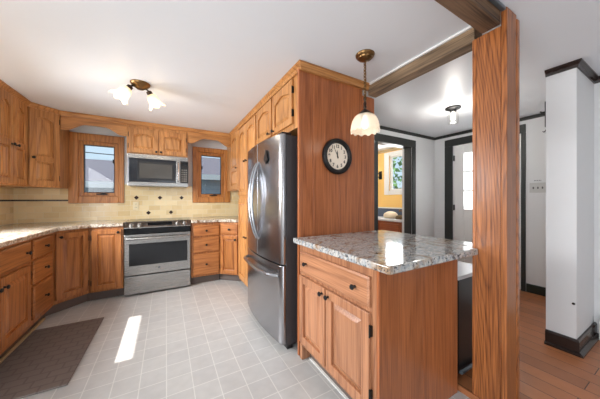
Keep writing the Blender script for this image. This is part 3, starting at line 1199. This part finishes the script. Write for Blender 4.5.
# ------------------------------------------------------------------ refrigerator (front faces -x)
FX = .845
t = thing('refrigerator', 'stainless french-door refrigerator with bottom freezer beside the oak panel', 'refrigerator', (FX, 2.625, 0), RR)
W = .915
obj('body', box(B(), .002, W - .002, .001, .72, .045, 1.755), fridge_side, t, .004)
for x in (.06, W - .06):
    obj('foot', box(B(), x - .035, x + .035, .02, .07, .001, .0445), black_plastic, t)
obj('hinge_cover', box(B(), W - .12, W - .02, -.03, .06, 1.7555, 1.782), black_plastic, t, .006)
obj('hinge_cover', box(B(), .02, .12, -.03, .06, 1.7555, 1.782), black_plastic, t, .006)


def bow(x):
    u = (x - W / 2) / (W / 2)
    e = 1 - max(0, (abs(u) - .93) / .07) ** 2 * .35
    return -(.040 + .042 * (1 - u * u)) * e


def bowed(x0, x1, z0, z1, yb=-.004, n=24):
    b = B()
    pts = [(x0, yb)]
    for k in range(n + 1):
        x = x0 + (x1 - x0) * k / n
        pts.append((x, bow(x)))
    pts.append((x1, yb))
    return prism(b, pts, 'z', z0, z1)


def smooth_front(o):
    for p in o.data.polygons:
        if abs(p.normal.z) < .5 and p.normal.y < -.2:
            p.use_smooth = True
    o.data.set_sharp_from_angle(angle=R(30))
    return o


dl = smooth_front(obj('fridge_door', bowed(.0, W / 2 - .004, .705, 1.762), steel_v, t, .004))
dr = smooth_front(obj('fridge_door', bowed(W / 2 + .004, W, .705, 1.762), steel_v, t, .004))
fz = smooth_front(obj('freezer_drawer', bowed(.0, W, .062, .693, n=36), steel_v, t, .004))
for dd, x in ((dl, W / 2 - .035), (dr, W / 2 + .035)):
    b = B()
    pts = []
    for k in range(15):
        u = k / 14
        z = .86 + .72 * u
        s = math.sin(PI * u)
        pts.append((x, bow(x) + .004 - .075 * s ** .7, z))
    tube(b, pts, [.011 + .004 * math.sin(PI * k / 14) for k in range(15)], 10)
    obj('handle', b, steel_handle, dd)
b = B()
pts = []
for k in range(21):
    u = k / 20
    x = .06 + (W - .12) * u
    s = min(1, math.sin(PI * u) * 4)
    pts.append((x, bow(x) + .006 - .055 * s ** .6, .605))
tube(b, pts, .016, 10)
obj('handle', b, steel_handle, fz)
# black magnet on the right-hand door
mag = B()
my = bow(.67) - .003
prism(mag, [(-.03, -.02), (-.008, -.035), (.006, -.055), (.02, -.03), (.034, -.024), (.022, .0), (.018, .03), (.004, .052), (-.010, .022), (-.018, .012)], 'y', -.012, -.0005)
m = obj('fridge_magnet', mag, black_plastic, None, .002)
m.location = (FX + my, 2.625 - .67, 1.605)
m.scale = (1.3, 1, 1.2)
m.rotation_euler = (0, 0, RR + R(4))
tag(m, 'black bird-shaped magnet stuck on the refrigerator door', 'magnet')

# ------------------------------------------------------------------ peninsula
t = base_cabinet('red oak peninsula base cabinet with drawer and two doors under pale granite', (.908, 1.598, 0), RR, .768, .71, pen_v, name='peninsula_cabinet', toe=.07)
drawer(t, .022, .735, .682, .838, [.125, .635], pen_h)
door(t, .022, .352, .15, .655, kn=(.325, .615), mv=pen_v)
door(t, .366, .735, .15, .655, kn=(.393, .615), mv=pen_v, hs='r')
b = B()
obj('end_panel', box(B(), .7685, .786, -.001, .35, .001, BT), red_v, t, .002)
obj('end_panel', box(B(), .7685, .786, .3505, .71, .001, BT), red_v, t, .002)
obj('leg', box(B(), .001, .035, -.002, .069, .001, .1145), pen_v, t, .002)

NX, NY = 1.637, .745
pw = worktop('pale blue-grey granite peninsula top in front of the clock panel',
             [(.852, .705), (NX, .705), (NX, NY), (1.84, NY), (1.84, 1.612), (.852, 1.612)], granite_pale, (1.3, 1.1, .915))

t = thing('low_cabinet', 'low black cabinet with white top under the peninsula overhang, behind the post', 'cabinet', (1.66, .83, FH))
obj('body', box(B(), 0, .42, 0, .5, .05, .665), black_plastic, t, .006)
obj('top', box(B(), -.004, .424, -.006, .504, .6655, .69), white_top, t, .004)
for x in (.04, .38):
    for y in (.04, .46):
        obj('foot', lathe(B(), [(.018, .001), (.018, .0495)], 12, Matrix.Translation((x, y, 0))), black_plastic, t)
obj('foot_bar', tube(B(), [(-.002, -.018, .075), (.42, -.018, .075)], .012, 8), grey_metal, t)

# ------------------------------------------------------------------ floor mat
t = obj('floor_mat', None or box(B(), -.255, .255, -.51, .51, .001, .014), None or plain('taupe_rubber', srgb(92, 82, 76), .7), None, .008)
m, nt, p = new_mat('taupe_embossed_rubber')
N, L = nt.nodes, nt.links
tc = N.new('ShaderNodeTexCoord')
br = N.new('ShaderNodeTexBrick')
br.offset = .5
br.inputs['Scale'].default_value = 1
br.inputs['Brick Width'].default_value = .11
br.inputs['Row Height'].default_value = .075
br.inputs['Mortar Size'].default_value = .006
br.inputs['Color1'].default_value = srgb(112, 101, 95)
br.inputs['Color2'].default_value = srgb(108, 98, 92)
br.inputs['Mortar'].default_value = srgb(94, 84, 79)
mpp = N.new('ShaderNodeMapping')
mpp.inputs['Rotation'].default_value = (0, 0, 0)
L.new(tc.outputs['Object'], mpp.inputs['Vector'])
L.new(mpp.outputs[0], br.inputs['Vector'])
L.new(br.outputs['Color'], p.inputs['Base Color'])
p.inputs['Roughness'].default_value = .6
bp = N.new('ShaderNodeBump')
bp.inputs['Strength'].default_value = .5
bp.inputs['Distance'].default_value = .004
bp.invert = True
L.new(br.outputs['Fac'], bp.inputs['Height'])
L.new(bp.outputs['Normal'], p.inputs['Normal'])
t.data.materials[0] = m
t.location = (-.815, 2.625, 0)
t.rotation_euler = (0, 0, R(-.5))
tag(t, 'dark taupe embossed rubber mat on the tiles below the left cabinets', 'mat')

# ------------------------------------------------------------------ wall clock
t = thing('wall_clock', 'round black-rimmed wall clock on the tall red oak panel', 'clock', (1.281, 1.62, 1.600))
FR = Matrix.Rotation(R(90), 4, 'X')
obj('rim', lathe(B(), [(.150, .001), (.155, .012), (.150, .032), (.140, .040), (.122, .036), (.112, .020), (.112, .012)], 48, FR), black_iron, t)
obj('dial', lathe(B(), [(.1115, .013), (.1115, .0165)], 48, FR), clock_white, t)


def text_mesh(bm, s, size, M):
    cu = bpy.data.curves.new('numeral', 'FONT')
    cu.body = s
    cu.size = size
    cu.align_x, cu.align_y = 'CENTER', 'CENTER'
    cu.extrude = .0004
    cu.offset = .0012
    o = bpy.data.objects.new('numeral', cu)
    me = o.to_mesh()
    tmp = bmesh.new()
    tmp.from_mesh(me)
    tmp.transform(M)
    me2 = bpy.data.meshes.new('tmp')
    tmp.to_mesh(me2)
    tmp.free()
    bm.from_mesh(me2)
    o.to_mesh_clear()
    bpy.data.meshes.remove(me2)
    bpy.data.objects.remove(o)
    bpy.data.curves.remove(cu)


for k in range(1, 13):
    b = B()
    a = R(90 - 30 * k)
    text_mesh(b, str(k), .038, Matrix.Translation((.086 * math.cos(a), -.0172, .086 * math.sin(a))) @ FR)
    obj('numeral', b, ink, t)


def hand(a_deg, length, wd, y):
    a = R(a_deg)
    d = Vector((math.sin(a), 0, math.cos(a)))
    s = Vector((d.z, 0, -d.x))
    b = B()
    P = [d * -.018 + s * wd, d * length * .6 + s * wd * 1.3, d * length, d * length * .6 - s * wd * 1.3, d * -.018 - s * wd]
    return prism(b, [(q.x, q.z) for q in P], 'y', y - .0012, y)


obj('hour_hand', hand(357, .055, .0032, -.0185), ink, t)
obj('minute_hand', hand(332, .080, .0024, -.0205), ink, t)
obj('hub', lathe(B(), [(.006, .0165), (.006, .0225)], 12, FR), ink, t)

# ------------------------------------------------------------------ lamps
def point(name, loc, power, color, rad):
    d = bpy.data.lights.new(name, 'POINT')
    d.energy, d.color, d.shadow_soft_size = power, color, rad
    o = bpy.data.objects.new(name, d)
    C.objects.link(o)
    o.location = loc
    return o


WARM = (1.0, .88, .72)
# pendant over the peninsula
PX, PY = 1.28, 1.28
t = thing('pendant_lamp', 'small glass-shaded pendant lamp on a chain above the peninsula', 'lamp', (PX, PY, 1.728))
zt = CEIL - 1.728
obj('canopy', lathe(B(), [(.018, zt - .045), (.03, zt - .040), (.050, zt - .030), (.053, zt - .022), (.064, zt - .016), (.068, zt - .008), (.069, zt - .001)], 28), brass, t)
b = B()
z = zt - .046
k = 0
while z > .245:
    r0, r1 = .010, .016
    pts = []
    for i in range(10):
        a = 2 * PI * i / 10
        u, v = r0 * math.cos(a), r1 * math.sin(a)
        pts.append((u, 0, z - r1 + v) if k % 2 else (0, u, z - r1 + v))
    tube(b, pts, .0032, 5, closed=True)
    z -= .0225
    k += 1
obj('chain', b, brass, t)
obj('cord', tube(B(), [(0.004, 0.003, zt - .04), (.006, -.002, zt * .6), (.002, .003, .22)], .0025, 6), brass, t)
b = B()
lathe(b, [(.004, .25), (.011, .24), (.007, .225), (.012, .212), (.009, .195), (.013, .185), (.009, .172), (.020, .160), (.036, .148), (.052, .132), (.055, .126), (.02, .124)], 20)
tube(b, [(.012 * math.cos(a), 0, .247 + .012 * math.sin(a)) for a in [2 * PI * i / 10 for i in range(10)]], .0035, 6, closed=True)
obj('holder', b, bronze, t)


def scallop(r, z, a, k):
    f = k / 8
    w_ = math.cos(a * 12)
    return r * (1 + .018 * f * w_), z - .006 * f * f * w_


prof = [(.052, .128), (.066, .122), (.079, .108), (.089, .090), (.096, .070), (.101, .048), (.104, .026), (.105, .012), (.104, .002)]
so = obj('lamp_shade', lathe(B(), prof, 72, None, scallop, close=False), shade_glass, t)
sm = so.modifiers.new('thick', 'SOLIDIFY')
sm.thickness = .003
obj('bulb', lathe(B(), [(.012, .122), (.014, .10), (.026, .078), (.030, .060), (.026, .042), (.014, .032), (.003, .029)], 16), bulb_m, t)
point('pendant_bulb_light', (PX, PY, 1.745), .5, WARM, .03)

# three-arm kitchen ceiling light
LX, LY = -.205, 2.62
t = thing('ceiling_light', 'antique brass kitchen ceiling light with lit tulip glass shades', 'lamp', (LX, LY, CEIL))
obj('base', lathe(B(), [(.030, -.052), (.036, -.046), (.060, -.030), (.074, -.018), (.080, -.008), (.080, -.001)], 32), brass, t)
for k, deg in enumerate((183, 32)):
    a = R(deg)
    d = Vector((math.cos(a), math.sin(a), 0))
    p0 = d * .03 + Vector((0, 0, -.036))
    p1 = d * .07 + Vector((0, 0, -.040))
    ax = (d * .56 + Vector((0, 0, -.83))).normalized()
    arm = obj('arm', tube(B(), [p0, d * .055 + Vector((0, 0, -.034)), p1, p1 + ax * .02], .008, 8), bronze, t)
    M = Matrix.Translation(p1) @ ax.to_track_quat('Z', 'X').to_matrix().to_4x4()
    obj('socket', lathe(B(), [(.014, .0), (.024, .008), (.026, .04), (.022, .046)], 16, M), bronze, arm)

    def ruffle(r, z, a_, kk):
        f = max(0, kk - 4) / 4
        return r * (1 + .06 * f * math.cos(6 * a_)), z + .012 * f * math.cos(6 * a_)
    sh = obj('lamp_shade', lathe(B(), [(.024, .034), (.034, .045), (.042, .065), (.045, .085), (.047, .105), (.052, .122), (.060, .138), (.070, .150), (.076, .155)], 48, M, ruffle, close=False), tulip_glass, t)
    sm = sh.modifiers.new('thick', 'SOLIDIFY')
    sm.thickness = .003
    obj('bulb', lathe(B(), [(.010, .045), (.016, .06), (.026, .085), (.026, .105), (.014, .122), (.002, .127)], 14, M), bulb_m, arm)
    point('ceiling_bulb_light', Vector((LX, LY, CEIL)) + p1 + ax * .17, 1.0, WARM, .04)

# jar light in the hall
t = thing('ceiling_light', 'flush hall ceiling light with clear jar glass and dark base', 'lamp', (2.909, 1.511, CEIL))
obj('base', lathe(B(), [(.032, -.045), (.034, -.030), (.060, -.022), (.080, -.014), (.082, -.001)], 28), black_iron, t)
jo = obj('jar', lathe(B(), [(.034, -.045), (.050, -.058), (.056, -.075), (.057, -.12), (.055, -.165), (.050, -.182), (.034, -.187)], 28, close=False), jar_glass, t)
obj('bulb', lathe(B(), [(.013, -.05), (.015, -.075), (.022, -.095), (.026, -.115), (.021, -.135), (.010, -.146), (.002, -.149)], 16), bulb_m, t)
point('jar_bulb_light', (2.909, 1.511, CEIL - .23), 7, (1, .95, .88), .05)

# ------------------------------------------------------------------ small wall fittings
t = thing('power_outlet', 'almond double outlet on the tiled wall above the oven', 'outlet', (-.388, YB - .012, 1.137))
obj('plate', box(B(), -.036, .036, -.0065, -.0005, -.06, .06), almond_plastic, t, .003)
b = B()
for z in (-.024, .024):
    box(b, -.017, .017, -.009, -.006, z - .014, z + .014)
obj('sockets', b, almond_plastic, t, .003)
b = B()
for z in (-.024, .024):
    for x in (-.007, .007):
        box(b, x - .0015, x + .0015, -.0096, -.0085, z - .006, z + .006)
obj('slots', b, black_plastic, t)

t = thing('light_switch', 'white triple light switch plate on the hall wall beside the dark door casing', 'switch', (XH, 1.10, 1.378), RR)
obj('plate', box(B(), -.08, .08, -.0085, -.0005, -.062, .062), plain('grey_white_plastic', srgb(198, 198, 196), .3), t, .003)
for x in (-.042, 0, .042):
    obj('toggle', box(B(), x - .006, x + .006, -.020, -.0085, -.014, .012), plain('grey_toggle', srgb(96, 96, 96), .4), t, .002)
t = thing('wall_hook', 'tiny metal hook bar on the hall wall above the triple switch', 'hook', (XH, 1.105, 1.468), RR)
obj('bar', box(B(), -.035, .035, -.004, -.0005, -.005, .005), plain('pale_metal', srgb(190, 190, 190), .3, .7), t, .001)
for x in (-.022, .0, .022):
    obj('hook', tube(B(), [(x, -.003, .003), (x, -.016, -.002), (x, -.018, .006)], .003, 6), grey_metal, t)

t = thing('door_bracket', 'upright black iron bracket on the hall corner beside the white partition', 'bracket', (2.785, YP + .0005, 1.95))
obj('plate', box(B(), -.012, .012, .0, .010, -.11, .105), black_iron, t, .002)
obj('hook', tube(B(), [(0, .008, .02), (0, .03, .02), (0, .04, .03)], .006, 6), black_iron, t)
t = thing('wall_hook', 'small black hook low beneath the iron bracket on the partition corner', 'hook', (2.785, YP + .0005, 1.805))
obj('plate', box(B(), -.008, .008, 0, .006, -.02, .02), black_iron, t, .002)
obj('hook', tube(B(), [(0, .005, .01), (0, .018, -.006), (0, .024, .004)], .004, 6), black_iron, t)
t = obj('wall_peg', lathe(B(), [(.007, 0), (.009, .003), (.009, .008), (.004, .011)], 12, Matrix.Rotation(R(-90), 4, 'Y')), black_iron)
t.location = (2.7598, .545, .42)
tag(t, 'tiny dark peg low on the white partition above its baseboard', 'peg')

t = thing('baseboard_heater', 'white baseboard heater on the right wall beside the partition', 'heater', (XR, .46, 0), RR)
prf = [(-.001, .02), (-.07, .02), (-.085, .05), (-.085, .17), (-.06, .215), (-.001, .225)]
b = prism(B(), prf, 'x', 0, 1.4)
obj('housing', b, white_plastic, t, .006)
obj('end_cap', prism(B(), [(-.001, .012), (-.078, .012), (-.094, .048), (-.094, .174), (-.066, .224), (-.001, .234)], 'x', -.03, -.0005), white_plastic, t, .006)

# ------------------------------------------------------------------ far yellow room: vanity and its things
t = thing('vanity_cabinet', 'low reddish wood vanity with white top in the far yellow room', 'vanity', (3.64, 4.2, FH), RR)
obj('body', box(B(), 0, 1.42, .02, .455, .09, .785), wood('vanity_wood', srgb(120, 58, 26), srgb(168, 92, 46), 'x'), t, .002)
obj('toe_kick', box(B(), 0, 1.42, .08, .455, .001, .0895), dark_toe, t)
obj('top', box(B(), -.01, 1.43, -.01, .457, .7855, .825), white_top, t, .005)
for k in range(3):
    drawer(t, .03 + k * .47, .45 + k * .47, .15, .74, [.24 + k * .47], wood('vanity_front', srgb(120, 58, 26), srgb(168, 92, 46), 'x'), y=.0195)
b = B()
bmesh.ops.create_icosphere(b, subdivisions=3, radius=1)
for v in b.verts:
    n = v.co.copy()
    z = max(n.z, -.55)
    v.co = Vector((n.x * .11, n.y * .15, (z + .55) * .085))
    v.co += n * .006 * math.sin(9 * n.x + 5 * n.y)
for f in b.faces:
    f.smooth = True
for v in b.verts:
    v.co.z = max(v.co.z, 0)
o = obj('folded_towel', b, beige_cloth)
o.location = (3.86, 3.17, .8265 + FH)
tag(o, 'beige towel heaped on the white vanity top', 'towel')
b = B()
bmesh.ops.create_icosphere(b, subdivisions=3, radius=1)
for v in b.verts:
    n = v.co.copy()
    v.co = Vector((n.x * .09, n.y * .11, max(0, (n.z + .4) * .055 + .01 * math.sin(8 * n.x + 3) * math.cos(7 * n.y))))
for f in b.faces:
    f.smooth = True
o = obj('patterned_cloth', b, dark_cloth)
o.location = (3.84, 2.915, .8265 + FH)
tag(o, 'dark and gold cloth beside the beige towel on the vanity', 'cloth')
t = thing('wall_sconce', 'black wall sconce at the left edge of the far yellow doorway view', 'lamp', (XY, 3.64, 1.76), RR)
obj('back_plate', box(B(), -.04, .04, -.015, -.0005, -.09, .09), black_iron, t, .004)
obj('arm', tube(B(), [(0, -.01, -.02), (0, -.06, -.05), (0, -.10, -.02), (0, -.10, .02)], .009, 8), black_iron, t)
obj('cup', lathe(B(), [(.012, .015), (.03, .02), (.034, .05), (.03, .05)], 16, Matrix.Translation((0, -.10, 0))), black_iron, t)
point('far_room_fill', (3.1, 3.6, 2.05), 16, (1, .93, .82), .12)  # fill light added to brighten the far room; no fixture at this spot

# ------------------------------------------------------------------ outside
struct('ground', box(B(), -30, 30, -20, 40, -.75, -.65), lawn)


def house(name, label, x0, x1, y0, y1, eave, ridge):
    t = thing(name, label, 'building', ((x0 + x1) / 2, y0, -.65))
    obj('wall', box(B(), x0, x1, y0 + .4, y1, -.649, eave), siding, t, 0, True)
    b = B()
    ym = (y0 + y1) / 2
    prism(b, [(y0, eave + .08), (ym, ridge), (y1 + .4, eave + .08), (y1 + .4, eave + .16), (ym, ridge + .1), (y0, eave + .16)], 'x', x0 - .3, x1 + .3)
    obj('roof', b, roof_m, t, 0, True)
    obj('fascia', box(B(), x0 - .3, x1 + .3, y0 - .02, y0 + .02, eave - .02, eave + .16), white_gloss, t, 0, True)
    return t


nh = house('neighbour_house', 'pale-roofed neighbouring house seen through the left window', -9, -.3, 9, 15, 1.60, 2.70)
house('neighbour_garage', 'pale-roofed outbuilding seen through the right window', .5, 7, 8.6, 14, 1.93, 3.02)
for z in (2.50,):
    pts = [(-6 + k * .6, 9.2 - .1 * k, z + .002 * (k - 10) ** 2 - .021 * (k - 7)) for k in range(10)]
    obj('service_cable', tube(B(), pts, .012, 6), black_plastic, nh, 0, True)
# tree outside the far room's window
t = thing('garden_tree', 'leafy green tree outside the far yellow room window', 'tree', (6.4, 4.6, -.65))
obj('trunk', tube(B(), [(0, 0, 0), (.05, 0, 1.1), (0, .05, 2.2)], [.12, .09, .05], 8), bark, t)
b = B()
for k in range(1500):
    u = Vector((random.gauss(0, 1), random.gauss(0, 1), random.gauss(0, 1))).normalized() * random.uniform(.35, 1) ** .5
    c = Vector((u.x * 1.3, u.y * 1.7, 2.7 + u.z * 1.5))
    n = Vector((random.uniform(-1, 1), random.uniform(-1, 1), random.uniform(-.3, 1))).normalized()
    s = n.orthogonal().normalized()
    q = n.cross(s)
    a = random.uniform(.06, .11)
    vs = [b.verts.new(c + s * a), b.verts.new(c + q * a * .5 + n * .01), b.verts.new(c - s * a), b.verts.new(c - q * a * .5 + n * .01)]
    b.faces.new(vs)
obj('foliage', b, leaf_m, t)
